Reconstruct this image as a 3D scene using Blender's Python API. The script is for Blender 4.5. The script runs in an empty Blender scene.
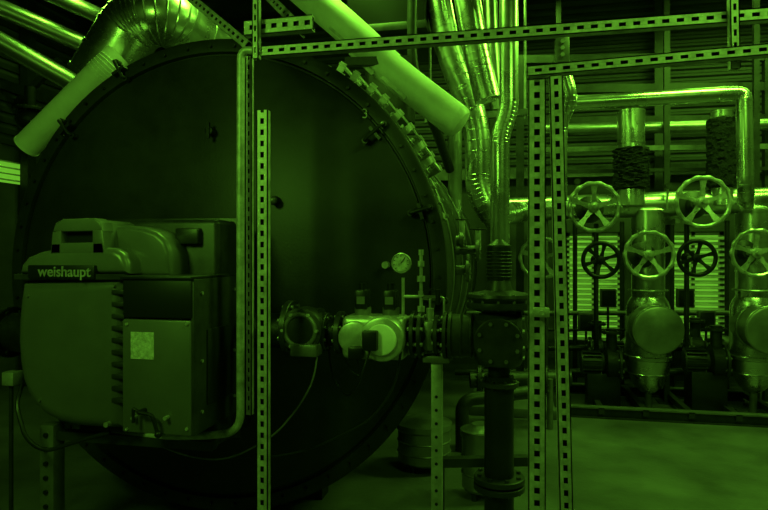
import bpy, bmesh, math, random
from mathutils import Vector, Matrix
random.seed(4)
HC=1.75; A=math.radians(12); CA,SA=math.cos(A),math.sin(A)
# survey helpers: bearing measured in the photo + known world depth plane Y -> metric position
def P(px,py,Y):
    u=(px-384)/600; v=(255-py)/600
    t=Y/(u*SA+CA)
    return Vector(((u*CA-SA)*t,Y,HC+v*t))
def S(n,px,Y):
    u=(px-384)/600
    return n*(Y/(u*SA+CA))/600
XX,YY,ZZ=Vector((1,0,0)),Vector((0,1,0)),Vector((0,0,1))

# ---------------------------------------------------------------- materials
def mat(name,c,metal=0.0,rough=0.5,nscale=0,namt=0.0,bump=0.0,bscale=30,emit=0,ecol=None,stretch=None):
    m=bpy.data.materials.new(name); m.use_nodes=True
    nt=m.node_tree; b=nt.nodes['Principled BSDF']
    col=(c,c,c,1) if not isinstance(c,tuple) else (*c,1)
    b.inputs['Base Color'].default_value=col
    b.inputs['Metallic'].default_value=metal; b.inputs['Roughness'].default_value=rough
    tc=nt.nodes.new('ShaderNodeTexCoord')
    src=tc.outputs['Object']
    if stretch:
        mp=nt.nodes.new('ShaderNodeMapping'); mp.inputs['Scale'].default_value=stretch
        nt.links.new(src,mp.inputs['Vector']); src=mp.outputs['Vector']
    if namt>0:
        n=nt.nodes.new('ShaderNodeTexNoise'); n.inputs['Scale'].default_value=nscale; n.inputs['Detail'].default_value=8
        n.inputs['Roughness'].default_value=.65
        nt.links.new(src,n.inputs['Vector'])
        r=nt.nodes.new('ShaderNodeValToRGB')
        r.color_ramp.elements[0].position=.3; r.color_ramp.elements[1].position=.72
        lo=tuple(max(0,x*(1-namt)) for x in col[:3]); hi=tuple(min(1,x*(1+namt)) for x in col[:3])
        r.color_ramp.elements[0].color=(*lo,1); r.color_ramp.elements[1].color=(*hi,1)
        nt.links.new(n.outputs['Fac'],r.inputs['Fac']); nt.links.new(r.outputs['Color'],b.inputs['Base Color'])
        mr=nt.nodes.new('ShaderNodeMapRange')
        mr.inputs['To Min'].default_value=max(.05,rough-.12); mr.inputs['To Max'].default_value=min(1,rough+.15)
        nt.links.new(n.outputs['Fac'],mr.inputs['Value']); nt.links.new(mr.outputs['Result'],b.inputs['Roughness'])
    if bump>0:
        n2=nt.nodes.new('ShaderNodeTexNoise'); n2.inputs['Scale'].default_value=bscale; n2.inputs['Detail'].default_value=4
        nt.links.new(src,n2.inputs['Vector'])
        bp=nt.nodes.new('ShaderNodeBump'); bp.inputs['Strength'].default_value=bump; bp.inputs['Distance'].default_value=.02
        nt.links.new(n2.outputs['Fac'],bp.inputs['Height']); nt.links.new(bp.outputs['Normal'],b.inputs['Normal'])
    if emit:
        b.inputs['Emission Color'].default_value=(*ecol,1); b.inputs['Emission Strength'].default_value=emit
    return m
GREEN=(0.31,1.0,0.062)
M_boiler=mat('boiler_dark_paint',.030,.2,.44,1.6,.6,.05,60)
M_boilerside=mat('boiler_cladding',.08,.6,.38,3,.4)
M_rim=mat('rim_dark_steel',.03,.5,.4,5,.3)
M_burn=mat('burner_grey_paint',.12,.1,.36,3,.15)
M_burnlid=mat('burner_lid_paint',.14,.1,.33,3,.15)
M_black=mat('black_plastic',.010,.0,.4)
M_blackm=mat('black_iron',.018,.4,.5,12,.4,.2)
M_steel=mat('galvanised_steel',.58,.6,.38,14,.3)
M_post=mat('zinc_strut',.50,.3,.5,18,.4)
M_foil=mat('insulation_foil',.66,.95,.27,4,.18,.10,3)
M_foil2=mat('insulation_foil_dull',.42,.9,.36,4,.25,.10,4)
M_white=mat('white_jacket',.88,.0,.45,5,.12,.08)
M_grey=mat('grey_metal',.22,.5,.4,8,.3)
M_dgrey=mat('dark_grey_metal',.055,.5,.42,8,.35)
M_label=mat('paper_label',.5,0,.6,60,.5)
M_wrap=mat('black_foam_wrap',.008,0,.9,60,.6,1.0,60)
M_floor=mat('floor_concrete',.115,.0,.38,1.3,.45,.10,30)
M_wall=mat('wall_panel',.10,.1,.6,2,.3)
M_clad=mat('cladding_sheet',.06,.3,.5,3,.3)
M_ceil=mat('ceiling_paint',.04,0,.8,3,.3)
M_glass=mat('window_glow',.5,0,.3,emit=.42,ecol=GREEN)
M_tube=mat('added_lamp_tube_glow',.8,0,.3,emit=4,ecol=GREEN)
M_slat=mat('blind_slat',.7,.0,.4)
M_wheel=mat('handwheel_steel',.6,.6,.3,20,.35)

# ---------------------------------------------------------------- builder
def frame(axis):
    a=axis.normalized(); h=ZZ if abs(a.z)<.9 else YY
    u=h.cross(a).normalized(); v=a.cross(u).normalized()
    return a,u,v
class B:
    def __init__(s,name): s.name=name; s.V=[]; s.Fc=[]; s.mi=[]; s.mats=[]; s.kids=[]
    def m(s,mt):
        if mt not in s.mats: s.mats.append(mt)
        return s.mats.index(mt)
    def add(s,vs,fs,mt):
        o=len(s.V); k=s.m(mt); s.V+= [tuple(v) for v in vs]
        for f in fs: s.Fc.append(tuple(i+o for i in f)); s.mi.append(k)
    def addbm(s,bm,mt):
        bm.verts.index_update(); s.add([v.co.copy() for v in bm.verts],[[v.index for v in f.verts] for f in bm.faces],mt); bm.free()
    def box(s,c,size,mt,bev=0,rot=None,seg=2):
        bm=bmesh.new(); bmesh.ops.create_cube(bm,size=1)
        for v in bm.verts: v.co=Vector((v.co.x*size[0],v.co.y*size[1],v.co.z*size[2]))
        if bev: bmesh.ops.bevel(bm,geom=bm.edges[:],offset=min(bev,min(size)*.45),segments=seg,affect='EDGES',profile=.5)
        R=rot.to_matrix().to_4x4() if rot is not None and not isinstance(rot,Matrix) else (rot or Matrix())
        bmesh.ops.transform(bm,matrix=Matrix.Translation(c)@R,verts=bm.verts); s.addbm(bm,mt)
    def span(s,x0,x1,y0,y1,z0,z1,mt,bev=0,seg=2):
        s.box(Vector(((x0+x1)/2,(y0+y1)/2,(z0+z1)/2)),(abs(x1-x0),abs(y1-y0),abs(z1-z0)),mt,bev,seg=seg)
    def bar(s,p0,p1,w,d,mt,up=None,bev=0):
        a=(p1-p0); L=a.length; a.normalize(); h=up or (ZZ if abs(a.z)<.9 else YY)
        u=a.cross(h).normalized(); v=u.cross(a)
        R=Matrix((a,u,v)).transposed().to_4x4()
        s.box((p0+p1)/2,(L,w,d),mt,bev,rot=R)
    def lathe(s,o,axis,prof,mt,seg=32,cap=True):
        a,u,v=frame(axis); vs=[];fs=[];n=len(prof)
        for t,r in prof:
            for i in range(seg):
                th=2*math.pi*i/seg; vs.append(o+a*t+(u*math.cos(th)+v*math.sin(th))*max(r,1e-4))
        for j in range(n-1):
            for i in range(seg):
                k=(i+1)%seg; fs.append((j*seg+i,j*seg+k,(j+1)*seg+k,(j+1)*seg+i))
        if cap:
            fs.append(tuple(range(seg))[::-1]); fs.append(tuple((n-1)*seg+i for i in range(seg)))
        s.add(vs,fs,mt)
    def cyl(s,p0,p1,r,mt,r1=None,seg=24,bev=0):
        a=p1-p0; L=a.length; r1=r if r1 is None else r1
        pr=[(0,r),(L,r1)] if not bev else [(0,r-bev),(bev*.3,r-bev*.3),(bev,r),(L-bev,r1),(L-bev*.3,r1-bev*.3),(L,r1-bev)]
        s.lathe(p0,a,pr,mt,seg)
    def torus(s,c,axis,R,r,mt,seg=36,ms=10,arc=None):
        a,u,v=frame(axis); vs=[];fs=[]
        for i in range(seg):
            th=2*math.pi*i/seg; d=u*math.cos(th)+v*math.sin(th)
            for j in range(ms):
                ph=2*math.pi*j/ms; vs.append(c+d*(R+r*math.cos(ph))+a*(r*math.sin(ph)))
        for i in range(seg):
            for j in range(ms):
                k=(i+1)%seg;l=(j+1)%ms; fs.append((i*ms+j,k*ms+j,k*ms+l,i*ms+l))
        s.add(vs,fs,mt)
    def ball(s,c,r,mt,sc=(1,1,1)):
        bm=bmesh.new(); bmesh.ops.create_uvsphere(bm,u_segments=20,v_segments=12,radius=r)
        for v in bm.verts: v.co=c+Vector((v.co.x*sc[0],v.co.y*sc[1],v.co.z*sc[2]))
        s.addbm(bm,mt)
    def tube(s,pts,r,mt,bend=.1,seg=20,steps=7,band=0,bandm=None,cap=True,elbow_rings=False):
        path=[pts[0]]; elb=[]
        for i in range(1,len(pts)-1):
            p=pts[i]; a=pts[i-1]-p; b=pts[i+1]-p
            d=min(bend,a.length*.48,b.length*.48)
            q0=p+a.normalized()*d; q1=p+b.normalized()*d
            for k in range(steps+1):
                t=k/steps; path.append(q0*(1-t)**2+p*2*t*(1-t)+q1*t*t)
                if elbow_rings: elb.append(len(path)-1)
        path.append(pts[-1])
        T=[]
        for i in range(len(path)):
            if i==0:t=path[1]-path[0]
            elif i==len(path)-1:t=path[-1]-path[-2]
            else:t=(path[i]-path[i-1]).normalized()+(path[i+1]-path[i]).normalized()
            T.append(t.normalized())
        a,u,v=frame(T[0]); vs=[];fs=[]
        for i,pnt in enumerate(path):
            u=(u-T[i]*u.dot(T[i])).normalized(); v=T[i].cross(u)
            for k in range(seg):
                th=2*math.pi*k/seg; vs.append(pnt+(u*math.cos(th)+v*math.sin(th))*r)
        for j in range(len(path)-1):
            for i in range(seg):
                k=(i+1)%seg; fs.append((j*seg+i,j*seg+k,(j+1)*seg+k,(j+1)*seg+i))
        if cap: fs.append(tuple(range(seg))[::-1]); fs.append(tuple((len(path)-1)*seg+i for i in range(seg)))
        s.add(vs,fs,mt)
        bm_=bandm or mt
        for i in elb: s.torus(path[i],T[i],r,r*.03,bm_,seg=seg,ms=6)
        if band:
            for i in range(len(path)-1):
                L=(path[i+1]-path[i]).length
                if L>band*.6:
                    n=max(1,round(L/band)); d=(path[i+1]-path[i]).normalized()
                    for k in range(n+1):
                        c=path[i].lerp(path[i+1],k/n); s.cyl(c-d*r*.07,c+d*r*.07,r*1.03,bm_,seg=seg)
    def flange(s,c,axis,R,th,mt,n=8,bm_=None):
        a,u,v=frame(axis); s.lathe(c-a*th/2,a,[(0,R*.97),(th*.1,R),(th*.9,R),(th,R*.97)],mt,28)
        for i in range(n):
            t=2*math.pi*(i+.5)/n; q=c+(u*math.cos(t)+v*math.sin(t))*R*.82
            s.cyl(q-a*(th*.5+R*.09),q+a*(th*.5+R*.09),R*.085,bm_ or mt,seg=6)
    def prism(s,pts,y0,y1,mt,bev=0,seg=3):
        bm=bmesh.new(); f=[bm.verts.new((x,y0,z)) for x,z in pts]
        fc=bm.faces.new(f); r=bmesh.ops.extrude_face_region(bm,geom=[fc])
        for v in [g for g in r['geom'] if isinstance(g,bmesh.types.BMVert)]: v.co.y=y1
        bmesh.ops.recalc_face_normals(bm,faces=bm.faces)
        if bev:
            ed=[e for e in bm.edges if abs(e.verts[0].co.y-e.verts[1].co.y)<1e-6]
            bmesh.ops.bevel(bm,geom=ed,offset=bev,segments=seg,affect='EDGES',profile=.5)
        s.addbm(bm,mt)
    def wheel(s,c,R,mt,spokes=5,axis=None,knobs=12,r=None):
        # scalloped cast rim, dished tapering spokes, hub and spindle nut
        axis=axis or Vector((0,-1,0)); a,u,v=frame(axis); r=r or R*.075
        seg=72; ms=10; vs=[]; fs=[]
        for i in range(seg):
            th=2*math.pi*i/seg; d=u*math.cos(th)+v*math.sin(th)
            sc=(.5+.5*math.cos(th*knobs)) if knobs else 0
            rr=r*(1+.28*sc); RR=R*(.90+.02*sc)
            for j in range(ms):
                ph=2*math.pi*j/ms; vs.append(c+d*(RR+rr*math.cos(ph))+a*(rr*math.sin(ph)))
        for i in range(seg):
            for j in range(ms):
                k=(i+1)%seg;l=(j+1)%ms; fs.append((i*ms+j,k*ms+j,k*ms+l,i*ms+l))
        s.add(vs,fs,mt)
        for i in range(spokes):
            t=2*math.pi*i/spokes+.3; d=u*math.cos(t)+v*math.sin(t)
            n=a.cross(d)
            p0=c-a*R*.14; p1=c+d*R*.88
            dirv=(p1-p0).normalized(); nn=dirv.cross(n)
            q=[]
            for pp,w in ((p0,.14),(p0.lerp(p1,.55),.07),(p1,.13)):
                for sx,sy in ((-1,-1),(1,-1),(1,1),(-1,1)): q.append(pp+n*w*R*sx+nn*R*.035*sy)
            s.add(q,[(0,1,2,3),(8,9,10,11)]+[(o+i_,o+(i_+1)%4,o+4+(i_+1)%4,o+4+i_) for o in (0,4) for i_ in range(4)],mt)
        s.cyl(c-a*R*.24,c+a*R*.06,R*.2,mt,seg=20,bev=R*.02); s.cyl(c+a*R*.06,c+a*R*.22,R*.08,mt,seg=6)
    def finish(s,recalc=True):
        me=bpy.data.meshes.new(s.name)
        n=len(s.V); c=Vector((sum(v[0] for v in s.V)/n,sum(v[1] for v in s.V)/n,sum(v[2] for v in s.V)/n))
        me.from_pydata([tuple(Vector(v)-c) for v in s.V],[],s.Fc)
        for mt in s.mats: me.materials.append(mt)
        me.polygons.foreach_set('material_index',s.mi)
        if recalc:
            bm=bmesh.new(); bm.from_mesh(me); bmesh.ops.recalc_face_normals(bm,faces=bm.faces); bm.to_mesh(me); bm.free()
        me.polygons.foreach_set('use_smooth',[True]*len(me.polygons))
        me.set_sharp_from_angle(angle=math.radians(32))
        o=bpy.data.objects.new(s.name,me); o.location=c; bpy.context.scene.collection.objects.link(o)
        return o
def text(parent,name,body,loc,size,mt,rot=(math.pi/2,0,0),ext=.002,bold=.0):
    cu=bpy.data.curves.new(name,'FONT'); cu.body=body; cu.size=size; cu.extrude=ext; cu.offset=bold
    cu.align_x='CENTER'; cu.align_y='CENTER'; cu.materials.append(mt)
    o=bpy.data.objects.new(name,cu); bpy.context.scene.collection.objects.link(o)
    o.parent=parent; o.location=loc-parent.location; o.rotation_euler=rot
    return o

# ---------------------------------------------------------------- room
XL,XR,YB,YF,ZC=-6.5,5.2,9.0,-1.5,5.4
b=B('floor'); b.span(XL,XR,YF,YB,-.1,0,M_floor)
b.finish()
b=B('ceiling'); b.span(XL,XR,YF,YB,ZC,ZC+.1,M_ceil)
for y in (2,3.2,4.4,5.6,6.8,8.0): b.span(XL,XR,y-.05,y+.05,ZC-.22,ZC,M_dgrey)
b.finish()
wx=[(P(566,0,YB).x,P(622,0,YB).x),(P(664,0,YB).x,P(724,0,YB).x),(P(752,0,YB).x,P(752,0,YB).x+.9)]
wz0=P(640,345,YB).z; wz1=P(640,232,YB).z
b=B('wall_back')
b.span(XL,XR,YB,YB+.15,0,wz0,M_wall); b.span(XL,XR,YB,YB+.15,wz1,ZC,M_wall)
xs=[XL]+[x for w in wx for x in w]+[XR]
for i in range(0,len(xs),2): b.span(xs[i],xs[i+1],YB,YB+.15,wz0,wz1,M_wall)
z=3.05
while z<ZC-.1:
    b.prism([(XL,z),(XR,z),(XR,z+.06),(XL,z+.06)],YB-.03,YB,M_clad,.014,1); z+=.105
for x in (-.2,2.0,4.2):
    b.span(x-.02,x+.02,YB-.25,YB-.05,0,ZC,M_dgrey); b.span(x-.1,x+.1,YB-.27,YB-.25,0,ZC,M_dgrey)
b.span(XL,XR,YB-.16,YB,2.85,3.0,M_grey)
b.finish()
for i,(x0,x1) in enumerate(wx):
    b=B('window_%d'%(i+1))
    b.span(x0,x1,YB+.1,YB+.12,wz0,wz1,M_glass)
    for (a0,a1,c0,c1) in ((x0,x0+.05,wz0,wz1),(x1-.05,x1,wz0,wz1),(x0,x1,wz0,wz0+.05),(x0,x1,wz1-.05,wz1),((x0+x1)/2-.02,(x0+x1)/2+.02,wz0,wz1)):
        b.span(a0,a1,YB+.02,YB+.08,c0,c1,M_grey)
    z=wz0+.07
    while z<wz1-.05:
        b.box(Vector(((x0+x1)/2,YB-.03,z)),(x1-x0,.06,.006),M_slat,rot=Matrix.Rotation(.7,4,'X')); z+=.075
    b.finish()
b=B('wall_left')
b.span(XL-.15,XL,YF,YB,0,2.7,M_wall); b.span(XL-.15,XL,YF,YB,3.0,ZC,M_wall)
b.span(XL-.15,XL,YF,5.5,2.7,3.0,M_wall); b.span(XL-.15,XL,7.2,YB,2.7,3.0,M_wall)
z=3.2
while z<ZC-.1: b.span(XL,XL+.04,YF,YB,z,z+.07,M_clad); z+=.14
b.finish()
b=B('window_4'); b.span(XL-.13,XL-.1,5.5,7.2,2.7,3.0,M_glass)
for y in (5.5,6.3,7.14): b.span(XL-.08,XL-.02,y,y+.06,2.7,3.0,M_grey)
z=2.74
while z<3.0: b.span(XL-.05,XL,5.5,7.2,z,z+.012,M_slat); z+=.08
b.finish()
b=B('wall_right'); b.span(XR,XR+.15,YF,YB,0,ZC,M_wall)
b.finish()

# ---------------------------------------------------------------- boiler
Y0=3.6; BX=-.5345*Y0; BZ=1.62; R=.429*Y0
b=B('boiler')
C=Vector((BX,Y0,BZ))
b.lathe(C+YY*.02,YY,[(0,0),(0,R*.925),(.006,R*.932),(.02,R*.934),(.02,R*.94),(-.012,R*.945),(-.012,R*.99),(-.004,R),(.07,R),(.07,R*.95)],M_boiler,128,cap=False)
b.lathe(C+YY*.09,YY,[(0,R*.96),(.0,R*.985),(.03,R*.985),(.03,R*.96)],M_rim,128,cap=False)
b.lathe(C+YY*.1,YY,[(0,R*.95),(.2,R*.95),(.2,R*.975),(.23,R*.975),(.23,R*.955),(4.4,R*.955),(4.4,.1)],M_boilerside,128,cap=False)
for y in (1.1,1.9,2.7,3.5): b.torus(C+YY*y,YY,R*.957,.014,M_grey,seg=96,ms=6)
for i in range(56):
    t=2*math.pi*i/56; q=C+Vector((math.cos(t),0,math.sin(t)))*R*.967
    b.cyl(q-YY*.012,q+YY*.02,.011,M_rim,seg=6)
for i in range(15):
    t=math.radians(14+i*4); d=Vector((math.cos(t),0,math.sin(t))); tt=Vector((-math.sin(t),0,math.cos(t)))
    q=C+d*R*1.0+YY*.2
    b.bar(q-tt*.022,q+tt*.022,.16,.02,M_steel,up=d)
    b.cyl(q+YY*.04,q+YY*.04+d*.03,.014,M_steel,seg=6)
for deg in (27,31,36,40,45,49,54,58):
    t=math.radians(deg); d=Vector((math.cos(t),0,math.sin(t))); tt=Vector((-math.sin(t),0,math.cos(t)))
    q=C+d*R*1.04+YY*.36
    b.bar(q-YY*.22,q+YY*.22,.045,.012,M_white,up=d)
    b.bar(q-YY*.2-d*.09,q-YY*.2+d*.02,.045,.012,M_steel,up=YY); b.bar(q+YY*.2-d*.09,q+YY*.2+d*.02,.045,.012,M_steel,up=YY)
def hook(px,py,ang,L=.13,mt=None):
    mt=mt or M_dgrey
    q=P(px,py,Y0-.03); t=math.radians(ang); d=Vector((math.cos(t),0,math.sin(t))); n=Vector((-math.sin(t),0,math.cos(t)))
    b.tube([q-d*L/2+YY*.05,q-d*L/2-YY*.01,q-d*L/2-YY*.02,q+d*L/2-YY*.02,q+d*L/2+YY*.05],.011,mt,bend=.02,seg=8,steps=3)
    b.bar(q-n*.06+YY*.01,q+n*.04+YY*.01,.02,.05,mt,up=YY)
    for sg in (-1,1): b.cyl(q+d*L*.5*sg+YY*.04,q+d*L*.5*sg-YY*.0,.02,mt,seg=10)
hook(374,132,40,.15); hook(420,210,15,.12); hook(66,128,-50); hook(434,300,-5); hook(120,70,-60)
for px,py,r in ((212,132,.028),(276,201,.03)):
    q=P(px,py,Y0); b.cyl(q+YY*.01,q-YY*.05,r,M_blackm,seg=16,bev=.006)
q=P(276,201,Y0); b.ball(q-YY*.05,.028,M_grey)
q=P(212,132,Y0); b.bar(q-YY*.05-ZZ*.05,q-YY*.05+ZZ*.05,.02,.02,M_blackm)
q=P(386,265,Y0); b.cyl(q+YY*.02,q-YY*.03,.022,M_steel,seg=12)
for y in (Y0+.5,Y0+2.4,Y0+4.0):
    pts=[(BX-.6,0),(BX+.6,0),(BX+.6,.2)]
    for k in range(9):
        t=math.radians(-68-5.5*k); pts.append((BX+math.cos(t)*R*.96,BZ+math.sin(t)*R*.96))
    pts.append((BX-.6,.2))
    b.prism(pts,y,y+.15,M_rim)
bo=b.finish()
text(bo,'door_number','3',P(365,114,Y0-.008),.085,M_grey)
text(bo,'serial_mark','<',P(62,134,Y0-.008),.07,M_label)

# ---------------------------------------------------------------- burner
b=B('gas_burner')
YA=2.75
def q2(px,py,Y): p=P(px,py,Y); return (p.x,p.z)
out=[(19,281),(16,300),(14,322),(13.5,342),(15,362),(18,380),(23,394),(31,407),(42,417),(56,424),(75,428),(100,430),(122,430),(122,276)]
b.prism([q2(x,y,YA) for x,y in out],YA,3.30,M_burn,.07,6)
b.prism([q2(x,y,YA) for x,y in [(15,280),(125,280),(125,274),(15,274)]],YA-.01,3.31,M_dgrey,.004,1)
b.prism([q2(x,y,YA) for x,y in [(18,274),(20,264),(26,257),(38,252),(52,249),(97,247),(112,248),(121,253),(126,262),(127,274)]],YA,3.30,M_burnlid,.035,4)
b.prism([q2(x,y,YA) for x,y in [(51,254),(52.5,232),(56,223),(63,220),(93,219),(99,222),(102,229),(104,254)]],YA+.07,3.15,M_burnlid,.015,3)
b.prism([q2(x,y,YA) for x,y in [(50,254),(52,232),(61,230),(61,254)]],YA,YA+.09,M_burnlid,.008,2)
b.prism([q2(x,y,YA) for x,y in [(92,254),(92,229),(102,230),(105,254)]],YA,YA+.09,M_burnlid,.008,2)
b.prism([q2(x,y,YA) for x,y in [(52,232),(55,223),(62,219),(94,218),(100,222),(102.5,231)]],YA,YA+.10,M_burnlid,.010,3)
b.prism([q2(x,y,YA) for x,y in [(50,254),(51,243),(103,242),(105,254)]],YA,YA+.09,M_burnlid,.008,2)
b.prism([q2(x,y,YA) for x,y in [(60,244),(60,229),(93,229),(93,244)]],YA+.05,YA+.07,M_black)
YM=YA+.12
b.prism([q2(x,y,YM) for x,y in [(104,276),(104,230),(112,226),(126,225),(142,227),(156,232),(165,240),(170,252),(171,276)]],YM,3.42,M_burn,.03,3)
p0=P(31,265,YA); p1=P(97,279,YA)
b.span(p0.x,p1.x,YA-.024,YA+.01,p1.z,p0.z,M_black,.006)
for k in range(10):
    z0=P(110,292+k*12,YA).z; x0=P(112,0,YA).x; b.span(x0,x0+.075,YA-.006,YA+.02,z0-.012,z0+.012,M_dgrey,.003)
b.cyl(P(108,424,YA)+YY*.02,P(108,424,YA)-YY*.02,.014,M_steel,seg=8)
for px,py in ((28,296),(114,286),(40,400)):
    q=P(px,py,YA); b.cyl(q+YY*.02,q-YY*.008,.008,M_grey,seg=6)
YQ=2.62
x0=P(122,0,YQ).x; x1=P(192,0,YQ).x; zt=P(150,277,YQ).z; zm=P(150,319,YQ).z; zb=P(150,434,YQ).z
b.span(x0,x1,YQ,3.12,zm+.004,zt,M_black,.012)
b.span(x0-.005,x1+.004,YQ-.012,3.13,zt-.012,zt+.004,M_rim,.004)
b.span(x0,x1-.005,YQ,3.12,zb,zm-.004,M_burn,.01)
lx0=P(131,0,YQ).x; lx1=P(154,0,YQ).x
b.span(lx0,lx1,YQ-.003,YQ+.01,P(140,359,YQ).z,P(140,332,YQ).z,M_label)
for px,py in ((127,324),(187,324),(127,429),(187,429)):
    q=P(px,py,YQ); b.cyl(q+YY*.01,q-YY*.007,.008,M_steel,seg=6)
q=P(145,410,YQ); b.cyl(q+YY*.02,q-YY*.05,.012,M_blackm,seg=12)
b.tube([q-YY*.045,q-YY*.05+Vector((-.03,0,.02)),q-YY*.05+Vector((-.03,0,-.05))],.008,M_blackm,bend=.01,seg=8)
b.tube([q-YY*.045,P(158,412,YQ)-YY*.05,P(162,430,YQ)-YY*.04],.009,M_blackm,bend=.02,seg=8)
b.ball(P(163,432,YQ)-YY*.04,.018,M_black)
for px in (136,168): q=P(px,417,YQ); b.cyl(q,q-YY*.03,.010,M_steel,seg=8)
b.span(x1-.012,x1+.006,YQ+.008,3.13,zb,zt-.01,M_dgrey,.003)
for z_ in (zb+.1,zb+.35,zt-.08):
    for y_ in (2.7,3.05): b.cyl(Vector((x1-.01,y_,z_)),Vector((x1+.014,y_,z_)),.009,M_steel,seg=6)
b.span(x1,x1+.014,2.75,3.02,zb+.12,zm-.06,M_rim,.006)
rx0=P(105,0,3.3).x; rx1=P(238,0,3.3).x
b.span(rx0,rx1,3.05,3.5,P(190,432,3.3).z,P(190,222,3.3).z,M_dgrey,.03,3)
b.span(rx0-.01,rx1+.02,3.28,3.33,P(190,434,3.3).z,P(190,218,3.3).z,M_dgrey,.01)
for px,py in ((175,223),(205,222),(228,222),(232,250),(232,300),(232,350)):
    q=P(px,py+4,3.28); b.cyl(q+YY*.01,q-YY*.02,.013,M_grey,seg=6)
b.cyl(Vector(((rx0+rx1)/2,3.45,P(190,330,3.3).z)),Vector(((rx0+rx1)/2,3.62,P(190,330,3.3).z)),.42,M_blackm,seg=48)
q=P(200,236,3.15); b.span(q.x-.07,q.x+.07,3.0,3.2,q.z-.05,q.z+.04,M_dgrey,.012)
q=P(14,332,3.0); b.cyl(Vector((q.x-.55,3.0,q.z)),Vector((q.x+.15,3.0,q.z)),.115,M_blackm,seg=32)
b.flange(Vector((q.x-.02,3.0,q.z)),XX,.15,.03,M_blackm,8)
gb=b.finish()
text(gb,'maker_plate_text','weishaupt',P(64,272,YA-.026),.078,M_steel,bold=.001)
b=B('burner_stand')
p=P(53,430,2.95)
b.span(p.x-.045,p.x+.045,2.9,2.99,0,p.z+.04,M_grey,.004)
b.span(p.x-.12,p.x+.12,2.85,3.05,0,.015,M_grey)
for k in range(9): b.cyl(Vector((p.x,2.888,.1+k*.08)),Vector((p.x,2.905,.1+k*.08)),.013,M_black,seg=10)
b.bar(Vector((p.x,2.95,p.z-.02)),Vector((p.x+1.0,2.95,p.z-.02)),.06,.05,M_dgrey)
b.finish()
b=B('burner_cable')
b.tube([P(22,385,2.8),P(16,405,2.72),P(26,440,2.7),P(45,452,2.75),P(75,442,2.8),P(110,432,2.85)],.011,M_black,bend=.12,seg=10)
b.finish()
b=B('terminal_box'); q=P(14,378,3.0)
b.span(q.x-.05,q.x+.03,2.96,3.04,q.z-.04,q.z+.04,M_steel,.008); b.cyl(Vector((q.x-.02,3.0,q.z-.02)),Vector((q.x-.02,3.0,0)),.012,M_dgrey,seg=10); b.finish()

# ---------------------------------------------------------------- perforated strut
def strut(name,p0,p1,w,d,face,mt=M_post,pitch=.055,base=False):
    b=B(name); a=(p1-p0); L=a.length; a.normalize()
    n=(face-a*face.dot(a)).normalized(); s_=a.cross(n).normalized(); t=.005
    Rm=Matrix((a,s_,n)).transposed().to_4x4()
    def bx(c,la,ls,ln): b.box(c,(la,ls,ln),mt,rot=Rm)
    mid=(p0+p1)/2; rw=w*.34
    for sg in (-1,1):
        bx(mid+s_*sg*(w/2-rw/2)-n*t/2,L,rw,t)
        bx(mid+s_*sg*(w/2-t/2)-n*(d/2),L,t,d)
        bx(mid+s_*sg*(w/2-w*.12)-n*(d-t/2),L,w*.24,t)
    x=0
    while x<L:
        l=min(pitch*.5,L-x); bx(p0+a*(x+l/2)-n*t/2,l,w*.34,t); x+=pitch
    b.box(mid-n*(d*.55),(L*.998,w*.9,.004),M_blackm,rot=Rm)  # black sheet inside the channel: shade behind the slots put in as colour
    if base: b.span(p0.x-w*1.2,p0.x+w*1.2,p0.y-w,p0.y+w,0,.012,mt)
    return b.finish()
FY=Vector((0,-1,0))
def down(px,py,Y): p=P(px,py,Y); return Vector((p.x,p.y,0))
YS=2.75
strut('strut_post',down(262,110,YS),P(262,110,YS),S(12,262,YS),.04,FY,base=True)
strut('strut_post',P(248.5,415,YS+.2),P(248.5,56,YS+.2),S(6.5,246,YS+.2),.035,FY,pitch=.05)
strut('strut_post',down(537,80,YS),P(537,80,YS),S(17,537,YS),.05,FY,base=True)
strut('strut_post',down(570,0,YS),P(556,76,YS),S(13,560,YS),.05,FY,base=True)
strut('strut_beam',P(262,51,YS+.1),P(800,11,YS+.1),S(12,500,YS),.045,FY,pitch=.06)
strut('strut_beam',P(528,71,YS),P(800,46,YS),S(11,600,YS),.045,FY,pitch=.06)
strut('strut_post',P(255,58,YS+.1),P(255,-60,YS+.1),S(7,255,YS),.04,FY)
strut('strut_post',P(736,68,YS+.06),P(734,-40,YS+.06),S(9,735,YS),.04,FY)
strut('strut_beam',P(244,28,YS+.15),P(312,22,YS+.15),S(16,280,YS),.045,FY,pitch=.06)
strut('strut_beam',P(186,-6,3.3),P(246,44,YS+.2),.05,.04,FY)
strut('strut_beam',P(262,-10,3.3),P(302,30,YS+.2),.05,.04,FY)
b=B('strut_bracket')
q=P(562,46,YS+.05); b.span(q.x-.03,q.x+.03,q.y-.03,q.y+.03,q.z-.08,q.z+.03,M_grey,.004)
for k in (-.05,-.02,.01): b.cyl(Vector((q.x,q.y-.04,q.z+k)),Vector((q.x,q.y-.02,q.z+k)),.01,M_steel,seg=6)
b.finish()
b=B('strut_bracket'); q=P(541,312,YS-.03); b.span(q.x-.035,q.x+.035,q.y-.03,q.y+.02,q.z-.02,q.z+.02,M_steel,.004); b.cyl(q-YY*.03,q-YY*.05,.012,M_steel,seg=6); b.finish()
b=B('cable_conduit')
b.tube([P(262,52,YS+.13),P(241,49,YS+.13),P(240.5,200,YS+.13),P(240.5,432,YS+.13),P(205,436,YS+.15),P(150,436,YS+.2),P(60,434,YS+.25)],S(4.2,243,YS),M_post,bend=.16,seg=18)
b.finish()

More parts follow.
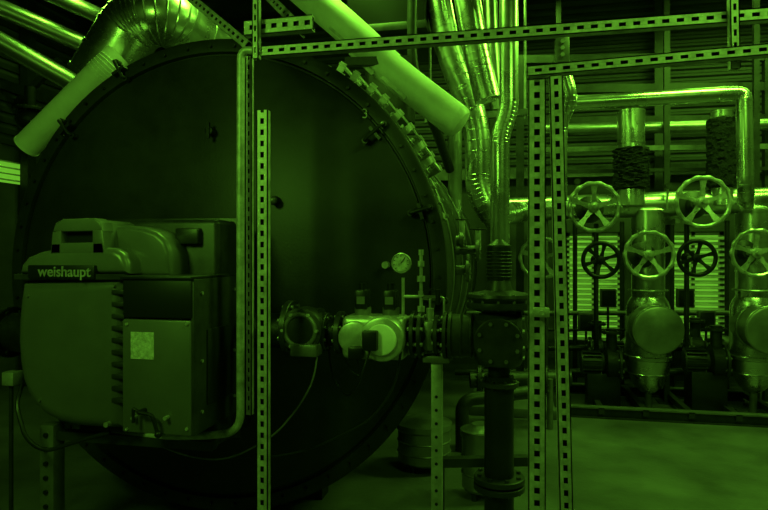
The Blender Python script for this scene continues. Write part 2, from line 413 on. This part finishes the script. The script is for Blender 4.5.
# ---------------------------------------------------------------- gas train
YG=3.15
b=B('gas_valve_train')
def GX(px): return P(px,0,YG).x
def G(px,py,dy=0): return P(px,py,YG+dy)
zc=G(440,335).z
def Q(px,dz=0,dy=0): return Vector((GX(px),YG+dy,zc+dz))
b.cyl(Q(238),Q(300),.095,M_blackm,seg=32)
b.flange(Q(291,.02),XX,.15,.035,M_dgrey,8,M_grey)
b.cyl(Q(291,.02),Q(322,.02),.11,M_dgrey,seg=32)
b.cyl(Q(308,.02,-.13),Q(308,.02,0),.12,M_dgrey,seg=32,bev=.01)
b.torus(Q(308,.02,-.13),YY,.085,.012,M_grey)
for k in range(6):
    t=k*math.pi/3; b.cyl(Q(308,.02+.095*math.sin(t),-.13)+XX*.095*math.cos(t),Q(308,.02+.095*math.sin(t),-.15)+XX*.095*math.cos(t),.009,M_steel,seg=6)
b.span(GX(300),GX(326),YG-.16,YG-.05,zc-.115,zc-.05,M_grey,.01)
b.cyl(Q(322),Q(346),.07,M_blackm,seg=24)
b.flange(Q(326),XX,.105,.03,M_dgrey,8,M_grey); b.flange(Q(341),XX,.115,.03,M_dgrey,8,M_grey)
b.span(GX(346),GX(408),YG-.1,YG+.1,zc-.13,zc+.10,M_steel,.035,4)
b.cyl(Q(388,-.01,-.17),Q(388,-.01,-.05),.115,M_steel,seg=40,bev=.015)
b.cyl(Q(388,-.01,-.19),Q(388,-.01,-.16),.08,M_white,seg=40,bev=.01)
b.cyl(Q(360,-.01,-.14),Q(360,-.01,-.05),.085,M_steel,seg=40,bev=.012)
b.span(GX(372),GX(386),YG-.23,YG-.16,zc-.06,zc+.04,M_black,.008)
b.span(GX(357),GX(371),YG-.19,YG-.13,zc-.11,zc-.05,M_black,.008)
for px in (363,391):
    b.cyl(Q(px,.09),Q(px,.14),.045,M_grey,seg=24); b.span(GX(px)-.035,GX(px)+.035,YG-.05,YG+.05,zc+.13,zc+.235,M_black,.012)
    b.cyl(Q(px,.235),Q(px,.27),.02,M_black,seg=12)
    b.span(GX(px)-.022,GX(px)+.022,YG-.054,YG-.045,zc+.16,zc+.2,M_grey)
b.cyl(Q(404),Q(520),.07,M_blackm,seg=28)
for px,r in ((414,.125),(421,.125),(437,.105),(446,.125),(451,.125)): b.flange(Q(px),XX,r,.02,M_dgrey,8,M_steel)
b.span(GX(424),GX(436),YG-.07,YG+.07,zc-.08,zc+.08,M_grey,.02)
b.cyl(Q(430,.08),Q(430,.14),.02,M_steel,seg=12)
b.cyl(Q(453),Q(486),.115,M_dgrey,r1=.10,seg=32)
for px in (462,472): b.torus(Q(px),XX,.11,.008,M_dgrey,seg=28,ms=6)
gx=Q(499)
b.lathe(gx-ZZ*.15,ZZ,[(0,.05),(.01,.11),(.05,.13),(.15,.145),(.24,.13),(.27,.10)],M_dgrey,36)
b.cyl(Q(499,-.01,-.16),Q(499,-.01,0),.10,M_dgrey,seg=32,bev=.01)
b.flange(Q(499,-.01,-.15),YY,.12,.025,M_dgrey,8,M_grey)
b.lathe(gx+ZZ*.13,ZZ,[(0,.10),(.02,.165),(.03,.168),(.05,.165),(.051,.15),(.075,.165),(.09,.16),(.11,.07),(.16,.055),(.17,.06),(.34,.06),(.35,.045),(.37,.02)],M_dgrey,40)
for k in range(12):
    t=k*math.pi/6; q=gx+ZZ*.145+Vector((math.cos(t),math.sin(t),0))*.15; b.cyl(q,q+ZZ*.08,.009,M_grey,seg=6)
b.cyl(gx+ZZ*.3,gx+ZZ*.46,.062,M_blackm,seg=24)
for k in range(8): b.torus(gx+ZZ*(.31+k*.018),ZZ,.062,.004,M_dgrey,seg=24,ms=6)
b.flange(Q(519),XX,.13,.03,M_dgrey,8,M_steel)
b.cyl(gx-ZZ*.12,gx-ZZ*.30,.055,M_blackm,seg=24); b.flange(gx-ZZ*.24,ZZ,.10,.025,M_dgrey,8)
b.tube([gx-ZZ*.2,Vector((gx.x,gx.y,.1)),],.075,M_rim,seg=28)
b.flange(Vector((gx.x,gx.y,.6)),ZZ,.13,.03,M_dgrey,8); b.flange(Vector((gx.x,gx.y,.56)),ZZ,.13,.03,M_dgrey,8)
b.cyl(Vector((gx.x,gx.y,0)),Vector((gx.x,gx.y,.12)),.12,M_grey,seg=24)
q=G(403,263); b.tube([Q(403,.06),Q(403,.3)],.009,M_steel,seg=10)
b.lathe(Vector((q.x,YG-.02,q.z)),Vector((0,-1,0)),[(0,.04),(.01,.052),(.035,.054),(.04,.05),(.035,.045)],M_steel,32)
b.cyl(Vector((q.x,YG-.05,q.z)),Vector((q.x,YG-.058,q.z)),.043,M_label,seg=32)
b.bar(Vector((q.x,YG-.060,q.z)),Vector((q.x+.02,YG-.060,q.z+.028)),.005,.003,M_black)
for k in range(9):
    t=math.radians(-45+k*33.75); b.bar(Vector((q.x+.034*math.cos(t),YG-.06,q.z+.034*math.sin(t))),Vector((q.x+.042*math.cos(t),YG-.06,q.z+.042*math.sin(t))),.003,.003,M_black)
b.tube([Q(421,.09),Q(421,.44)],.009,M_steel,seg=10)
for k,r in ((.12,.02),(.2,.016),(.28,.022),(.36,.018),(.42,.014)): b.cyl(Q(421,k),Q(421,k+.03),r,M_steel,seg=8)
b.bar(Q(421,.22),Q(434,.245),.015,.012,M_black)
b.tube([Q(403,.2),Q(412,.2),Q(421,.2)],.008,M_steel,seg=8)
b.bar(Q(421,.2),Q(440,.2),.014,.014,M_grey); b.cyl(Q(438,.16),Q(438,.24),.014,M_blackm,seg=10)
b.tube([Q(430,.12),Q(430,.2),Q(444,.2),Q(444,.1)],.006,M_steel,bend=.02,seg=8)
b.finish()
b=B('valve_cable')
b.tube([Q(379,-.05,-.2),Q(372,-.2,-.25),G(350,398,-.15),G(338,388,0),G(330,365,0),Q(328,-.02,0)],.006,M_black,bend=.1,seg=8)
b.tube([Q(364,-.1,-.16),Q(366,-.22,-.1),G(352,372,-.1),G(345,360,0)],.006,M_black,bend=.06,seg=8); b.finish()
b=B('valve_cable')
b.tube([Q(325,-.03,-.1),G(314,380,-.15),G(300,405,-.15),G(275,436,-.1),G(225,462,-.05),G(180,455,0),G(140,436,0)],.005,M_grey,bend=.15,seg=8)
b.tube([Q(405,-.05,-.1),G(396,385,-.1),G(372,420,-.1),G(300,455,-.05),G(225,458,0)],.006,M_black,bend=.2,seg=8); b.finish()
b=B('pipe_stand'); q=Q(437)
b.span(q.x-.028,q.x+.028,YG-.03,YG+.03,0,zc-.13,M_steel,.004); b.span(q.x-.09,q.x+.09,YG-.06,YG+.06,0,.015,M_steel)
b.span(q.x-.07,q.x+.07,YG-.05,YG+.05,zc-.14,zc-.105,M_grey,.005)
for k in range(14): b.cyl(Vector((q.x,YG-.034,.1+k*.07)),Vector((q.x,YG-.028,.1+k*.07)),.008,M_black,seg=10)
b.finish()
b=B('frame_rail'); b.bar(P(440,462,3.5),P(536,460,3.5),.06,.05,M_dgrey); b.bar(P(440,462,3.5),Vector((P(440,462,3.5).x,3.5,0)),.05,.05,M_dgrey); b.bar(P(534,460,3.5),Vector((P(534,460,3.5).x,3.5,0)),.05,.05,M_dgrey); b.finish()

# ---------------------------------------------------------------- middle floor equipment
def vessel(px,pyt,Y,r,name='condensate_vessel'):
    b=B(name); p=P(px,pyt,Y); zt=p.z
    b.lathe(Vector((p.x,Y,.06)),ZZ,[(0,r*.9),(.02,r),(zt-.1,r),(zt-.08,r*1.08),(zt-.04,r*1.08),(zt-.03,r*.8),(zt,r*.5)],M_foil2,36)
    for k in (.3,.6): b.torus(Vector((p.x,Y,.06+(zt-.06)*k)),ZZ,r,.008,M_grey,ms=6)
    for k in range(3):
        t=k*2.1; q=Vector((p.x+math.cos(t)*r*.7,Y+math.sin(t)*r*.7,0)); b.cyl(q,q+ZZ*.08,.02,M_dgrey,seg=8)
    b.finish()
vessel(424,424,4.9,S(26,424,4.9))
vessel(482,432,4.4,S(20,482,4.4),'pipe_pedestal')
b=B('floor_manifold')
b.tube([P(462,470,5.4),P(462,400,5.4),P(530,392,5.6)],.06,M_dgrey,bend=.12); b.tube([P(470,380,6.2),P(570,378,6.4)],.08,M_dgrey)
for px in (480,505,545): b.flange(P(px,379,6.25),XX,.14,.04,M_dgrey)
for px in (490,550):
    p=P(px,379,6.25); b.cyl(Vector((p.x,p.y,0)),p,.03,M_grey)
p=P(462,450,5.4); b.cyl(Vector((p.x,5.4,0)),p,.06,M_dgrey)
b.finish()
for (px,py,r) in ((468,270,.10),(478,250,.09),(462,240,.07)):
    b=B('shell_valve')
    q=P(px,py,5.0); b.cyl(Vector((-.45,5.0,q.z)),Vector((q.x,5.0,q.z)),.04,M_grey); b.flange(q,XX,r,.03,M_grey)
    b.cyl(q,q+ZZ*.16,.025,M_steel,seg=12); b.wheel(q+ZZ*.17,r*.8,M_dgrey,4,axis=ZZ,knobs=0)
    b.finish()

# ---------------------------------------------------------------- overhead insulated pipes
def pipe(name,pts,r,mt=M_foil,bend=.25,band=.5,er=True,bandm=None):
    b=B(name); b.tube(pts,r,mt,bend=bend,seg=32,steps=6,band=band,elbow_rings=er,bandm=bandm or mt)
    return b.finish()
pipe('insulated_pipe',[P(27,146,4.2),P(105,68,4.2),P(118,56,4.25)],.105,M_white,band=.7)
pipe('insulated_pipe',[P(98,80,4.6),P(135,20,4.6),P(165,12,4.6),P(215,50,5.2)],.25,M_foil,bend=.42,band=.3)
pipe('insulated_pipe',[P(112,60,5.0),P(150,-5,5.0),P(175,-80,5.0)],.20,M_foil,bend=.4,band=.3)
pipe('insulated_pipe',[P(-30,25,5.4),P(95,95,6.2)],.11,M_foil2,band=.6)
pipe('insulated_pipe',[P(-30,-5,5.4),P(120,60,6.4)],.10,M_foil2,band=.6)
pipe('insulated_pipe',[P(20,-20,5.4),P(130,30,6.4)],.09,M_foil2,band=.6)
pipe('insulated_pipe',[P(80,-20,5.4),P(150,10,6.4)],.09,M_foil2,band=.6)
b=B('roof_brace')
b.bar(P(-10,80,6.6),P(70,105,6.6),.08,.12,M_dgrey); b.bar(P(0,120,6.8),P(60,60,6.8),.06,.08,M_dgrey)
b.bar(Vector((P(28,0,6.9).x,6.9,0)),Vector((P(28,0,6.9).x,6.9,ZC)),.12,.14,M_dgrey); b.finish()
b=B('relief_valve')
q=P(30,120,5.0); b.cyl(Vector((q.x,5,q.z)),Vector((q.x+.7,5,q.z)),.05,M_blackm); b.ball(q,.13,M_blackm,(1,1,.8)); b.flange(q+ZZ*.1,ZZ,.14,.03,M_blackm); b.cyl(q+ZZ*.1,q+ZZ*.32,.05,M_blackm); b.finish()
b=B('insulated_pipe')
b.tube([P(298,-14,4.5),P(352,32,4.5),P(400,78,4.5),P(455,120,4.5)],.125,M_white,bend=.2,seg=36,band=.8)
e0=P(455,120,4.5); ed=(P(462,126,4.5)-P(400,78,4.5)).normalized()
b.lathe(e0,ed,[(0,.125),(.03,.122),(.055,.105),(.07,.06),(.073,.01)],M_white,36)
b.finish()
b=B('pipe_clamp')
for px,py in ((352,34),(372,60),(404,84)):
    q=P(px,py,4.46); b.bar(q+Vector((-.16,-.04,.05)),q+Vector((.02,-.04,-.12)),.03,.03,M_steel); 
b.bar(P(345,62,4.3),P(410,60,4.5),.04,.06,M_dgrey)
b.finish()
b=B('flue_duct')
b.span(P(352,0,5.6).x,P(428,0,5.6).x,5.4,6.3,P(390,34,5.6).z,ZC,M_black,.02)
b.span(P(350,0,5.6).x,P(430,0,5.6).x,5.36,6.34,P(390,40,5.6).z,P(390,32,5.6).z,M_dgrey,.01)
b.cyl(P(390,40,5.85),Vector((P(390,40,5.85).x,5.85,3.05)),.25,M_dgrey,seg=32)
b.finish()
pipe('riser_pipe',[P(432,-30,5.6),P(450,60,5.6),P(478,120,5.6),P(478,190,5.6),P(492,216,5.6),P(520,212,7.2)],S(13,478,5.6),M_foil,bend=.3,band=.55)
pipe('riser_pipe',[P(462,-30,5.3),P(477,55,5.3),P(488,100,5.3)],S(13,475,5.3),M_foil,bend=.2,band=.5)
pipe('riser_pipe',[P(489,-30,5.9),P(492,50,5.9),P(497,110,5.9)],S(7,492,5.9),M_foil2,bend=.2,band=.5)
pipe('riser_pipe',[P(509,-30,4.9),P(509,112,4.9),P(500,135,4.9),P(500,300,4.9)],S(9.5,505,4.9),M_foil,bend=.12,band=.5)
pipe('riser_pipe',[P(412,-20,5.0),P(412,70,5.0),P(440,140,5.3),P(450,170,5.6)],S(5,420,5.0),M_dgrey,bend=.2,band=0,er=False)
pipe('riser_pipe',[P(455,118,6.4),P(455,260,6.4)],S(7,455,6.4),M_foil2,band=.5)
b=B('pipe_hanger')
b.bar(P(425,120,5.75),P(530,112,5.75),.06,.06,M_grey)
for px in (430,525):
    p=P(px,118,5.75); b.cyl(p,Vector((p.x,p.y,ZC-.2)),.012,M_steel,seg=8)
b.finish()
b=B('steel_crossframe')
for py in (60,90,122): b.bar(P(520,py,8),P(768,py-3,8),.08,.10,M_dgrey)
for px in (520,768):
    p=P(px,60,8); b.span(p.x-.05,p.x+.05,7.95,8.05,0,p.z+.05,M_dgrey)
b.finish()

# ---------------------------------------------------------------- right-hand pipework
YH=7.3
pipe('header_pipe',[P(505,210,YH),P(800,199,YH)],S(12.5,640,YH),M_foil,band=.9)
pipe('distribution_pipe',[P(560,104,6.2),P(728,94,6.2),P(744,94,6.2),P(746,200,6.2),P(746,206,7.2)],S(7.5,660,6.2),M_foil,bend=.22,band=.9)
pipe('distribution_pipe',[P(540,130,7.8),P(800,124,7.8)],S(6,660,7.8),M_foil2,band=.9,er=False)
pipe('distribution_pipe',[P(560,60,6.0),P(572,100,6.0),P(560,122,6.2),P(560,200,6.2)],S(7,560,6.2),M_foil,bend=.2,band=.6)
def wrapped(px,pyt,pyb,wt,wb,Y,r,rw):
    b=B('wrapped_riser'); b.tube([P(px,pyt,Y),P(px,pyb,Y)],S(r,px,Y),M_foil,seg=28,band=.3)
    p0=P(px,wt,Y); p1=P(px,wb,Y); R_=S(rw,px,Y); L=(p1-p0).length; seg=40; n=34
    a,u,v=frame(p1-p0); vs=[]; fs=[]
    for i in range(n+1):
        for k in range(seg):
            th=2*math.pi*k/seg; rr=R_*random.uniform(.86,1.06)*(1 if 0<i<n else .8)
            vs.append(p0+a*(L*i/n+random.uniform(-.006,.006))+(u*math.cos(th)+v*math.sin(th))*rr)
    for i in range(n):
        for k in range(seg):
            l=(k+1)%seg; fs.append((i*seg+k,i*seg+l,(i+1)*seg+l,(i+1)*seg+k))
    fs.append(tuple(range(seg))); fs.append(tuple(n*seg+k for k in range(seg)))
    b.add(vs,fs,M_wrap); b.finish()
wrapped(631,112,205,148,190,7.2,13,17)
wrapped(722,112,205,118,188,7.2,10,14)
def valve(px,py,Y,Rpx,mt=M_wheel,spokes=5):
    b=B('gate_valve'); c=P(px,py,Y); R_=S(Rpx,px,Y)
    b.wheel(c,R_,mt,spokes,knobs=14)
    yb=YH-.16
    b.cyl(c,Vector((c.x,yb,c.z)),R_*.1,M_steel,seg=12)
    b.lathe(Vector((c.x,yb-.16,c.z)),YY,[(0,R_*.2),(.03,R_*.28),(.1,R_*.3),(.13,R_*.55),(.17,R_*.55)],M_dgrey,28)
    b.finish()
valve(594,207,6.75,26); valve(703,202,6.75,27)
valve(649,255,6.75,25); valve(757,253,6.75,25)
def bvalve(px,py,Y,Rpx):
    b=B('gate_valve'); c=P(px,py,Y); R_=S(Rpx,px,Y)
    b.wheel(c,R_,M_black,6,knobs=0,r=R_*.11)
    b.cyl(c,c+YY*.3,R_*.12,M_steel,seg=12); b.ball(c+YY*.4,R_*.3,M_blackm)
    b.cyl(Vector((c.x,c.y+.4,P(px,222,Y).z)),Vector((c.x,c.y+.4,0)),.028,M_dgrey)
    b.finish()
bvalve(601,260,7.2,19); bvalve(697,258,7.2,19)
b=B('gate_valve'); c=P(541,258,6.9); b.wheel(c,S(22,541,6.9),M_wheel,5); b.cyl(c,c+YY*.4,.04,M_steel); b.cyl(Vector((c.x,7.3,P(541,210,7.3).z)),Vector((c.x,7.3,0)),.1,M_foil2); b.finish()
def column(px):
    b=B('insulated_strainer'); X=P(px,0,YH).x; 
    def at(py,dy=0): return Vector((X,YH+dy,P(px,py,YH).z))
    r=S(19,px,YH)
    b.tube([at(212),at(300)],r*.82,M_foil,seg=32,band=.35)
    zt=at(296).z; zb_=at(393).z; H=zt-zb_
    pr=[(0,r*.8),(.06,r*.98),(.12,r*1.08),(H*.60,r*1.12),(H*.61,r*1.17),(H*.64,r*1.17),(H*.65,r*1.10),(H*.78,r*1.0),(H*.79,r*1.03),(H*.80,r*.98),(H*.88,r*.82),(H*.94,r*.62),(H*.985,r*.35),(H,r*.1)]
    b.lathe(Vector((X,YH,zt)),Vector((0,0,-1)),pr,M_foil,40)
    b.cyl(at(325,-.50),at(325,0),r*1.16,M_foil2,seg=44,bev=.02)
    b.torus(at(325,-.48),YY,r*1.16,.010,M_foil2,seg=44,ms=6); b.torus(at(325,-.22),YY,r*1.16,.010,M_foil2,seg=44,ms=6)
    b.tube([at(362),at(362,.9)],r*.8,M_foil2,seg=28,band=.4)
    b.cyl(Vector((X,YH,0)),at(390),.04,M_grey)
    b.span(X-.14,X+.14,YH-.14,YH+.14,0,.02,M_grey)
    for py in (290,303): b.torus(at(py),ZZ,r*.95,.010,M_steel,seg=36,ms=6)
    b.finish()
column(648); column(753)
def pump(px,py,Y,flip=1,k_=1.0):
    b=B('circulation_pump'); c=P(px,py,Y); r=.15*k_
    b.lathe(c,Vector((flip,0,0)),[(0,.06),(.02,r*1.15),(.14,r*1.2),(.17,r*.8),(.2,r*.75)],M_blackm,32)
    b.cyl(c+XX*flip*.18,c+XX*flip*.42,r*.8,M_dgrey,seg=32,bev=.02)
    for k in range(16):
        t=k*math.pi/8; d=Vector((0,math.cos(t),math.sin(t))); b.bar(c+XX*flip*.2+d*r*.85,c+XX*flip*.4+d*r*.85,.012,.04,M_dgrey,up=d)
    b.flange(c,XX,r*1.3,.03,M_dgrey,8,M_grey)
    b.cyl(c+ZZ*.1+XX*flip*.08,c+ZZ*.4+XX*flip*.08,.06,M_dgrey); b.flange(c+ZZ*.36+XX*flip*.08,ZZ,.11,.03,M_dgrey)
    xa,xb=sorted((c.x,c.x+flip*.36)); b.span(xa,xb,Y-.12,Y+.12,0,c.z-.1,M_rim,.01)
    b.finish()
pump(619,364,7.25,-1); pump(724,362,7.25,-1); pump(590,352,8.0,1); pump(688,350,8.0,1)
b=B('pump_skid')
x0=P(560,0,6.5).x; x1=P(800,0,6.5).x
for y in (6.75,7.9):
    b.span(x0,x1,y,y+.1,.0,.015,M_dgrey); b.span(x0,x1,y+.04,y+.06,.015,.105,M_dgrey); b.span(x0,x1,y,y+.1,.105,.12,M_grey)
for k in range(6):
    x=x0+(x1-x0)*k/5; b.span(x-.03,x+.03,6.75,8.0,.05,.115,M_dgrey)
b.finish()
b=B('service_pipe')
for py,r,Y in ((313,.035,8.6),(330,.02,8.6),(348,.04,8.5),(372,.05,8.4)):
    b.tube([P(455,py,Y),P(800,py,Y)],r,M_grey if py%2 else M_dgrey,seg=14)
for px in (575,622,672,727,765):
    p=P(px,300,8.62); b.cyl(Vector((p.x,8.62,0)),Vector((p.x,8.62,2.2)),.03,M_dgrey,seg=12)
b.finish()
for px,py in ((685,298),(608,298),(706,320),(586,322)):
    b=B('control_box')
    q=P(px,py,8.3); b.span(q.x-.1,q.x+.1,8.25,8.35,q.z-.12,q.z+.12,M_grey,.01); b.span(q.x-.08,q.x+.08,8.24,8.25,q.z-.1,q.z+.1,M_dgrey,.004); b.cyl(Vector((q.x,8.3,0)),Vector((q.x,8.3,q.z-.1)),.015,M_dgrey,seg=8)
    b.finish()
for px,py in ((577,182),(668,186)):
    b=B('thermometer')
    q=P(px,py,7.1); b.cyl(Vector((q.x,7.15,q.z-.25)),q,.012,M_steel,seg=8); b.cyl(q,q-YY*.04,.035,M_dgrey,seg=24); b.cyl(q-YY*.04,q-YY*.043,.028,M_dgrey,seg=24)
    b.finish()
for px in (560,672,765):
    b=B('pipe_support')
    p=P(px,222,YH+.1); b.bar(Vector((p.x,YH+.35,0)),Vector((p.x,YH+.35,ZC)),.06,.06,M_dgrey); b.bar(Vector((p.x,YH+.35,p.z)),Vector((p.x,YH-.15,p.z)),.05,.05,M_grey)
    b.span(p.x-.1,p.x+.1,YH+.25,YH+.45,0,.015,M_dgrey)
    b.finish()
b=B('support_rail')
b.bar(P(540,150,7.65),P(800,146,7.65),.05,.06,M_grey); b.bar(P(540,172,7.65),P(800,168,7.65),.04,.04,M_dgrey)
b.finish()
b=B('valve_plinth'); b.span(P(470,0,6.8).x,P(560,0,6.8).x,6.6,8.3,0,.1,M_floor,.01); b.finish()

# ---------------------------------------------------------------- added lamps
def lamp(x,y,L,E,sy=.35,z=ZC-.45):  # unseen fixture added out of view to carry an area light
    b=B('added_lamp')
    b.span(x-L/2,x+L/2,y-.12,y+.12,z,z+.06,M_white,.01)
    for d in (-.06,.06): b.cyl(Vector((x-L/2+.05,y+d,z-.025)),Vector((x+L/2-.05,y+d,z-.025)),.016,M_tube,seg=12)
    for d in (-L*.4,L*.4): b.cyl(Vector((x+d,y,z+.05)),Vector((x+d,y,ZC)),.008,M_steel,seg=6)
    b.finish()
    ld=bpy.data.lights.new('added_lamp_light','AREA'); ld.shape='RECTANGLE'; ld.size=L; ld.size_y=sy; ld.energy=E; ld.color=GREEN
    o=bpy.data.objects.new('added_lamp_light',ld); o.location=(x,y,z-.08); bpy.context.scene.collection.objects.link(o)
    return o
lamp(2.6,5.4,2.0,135)
lamp(3.2,7.6,2.0,36)
lamp(-.2,7.0,1.6,50)
lamp(-4.4,5.6,1.2,34)
lamp(-1.6,4.5,1.2,75)
o=lamp(-2.15,0.5,.6,38,z=3.15,sy=.6); o.rotation_euler=(math.radians(55),0,0)  # added low and tilted to put a soft highlight on the boiler door
lamp(1.8,1.6,1.6,62,z=4.3)  # added on the camera side to brighten the gas train
w=bpy.data.worlds.new('world'); bpy.context.scene.world=w; w.use_nodes=True
w.node_tree.nodes['Background'].inputs[0].default_value=(*GREEN,1); w.node_tree.nodes['Background'].inputs[1].default_value=.04

cam=bpy.data.cameras.new('camera'); cam.lens=36*600/768; cam.sensor_width=36; cam.clip_end=100
co=bpy.data.objects.new('camera',cam); co.location=(0,0,HC); co.rotation_euler=(math.pi/2,0,A)
bpy.context.scene.collection.objects.link(co); bpy.context.scene.camera=co
bpy.context.scene.view_settings.view_transform='Standard'
bpy.context.scene.view_settings.gamma=.90
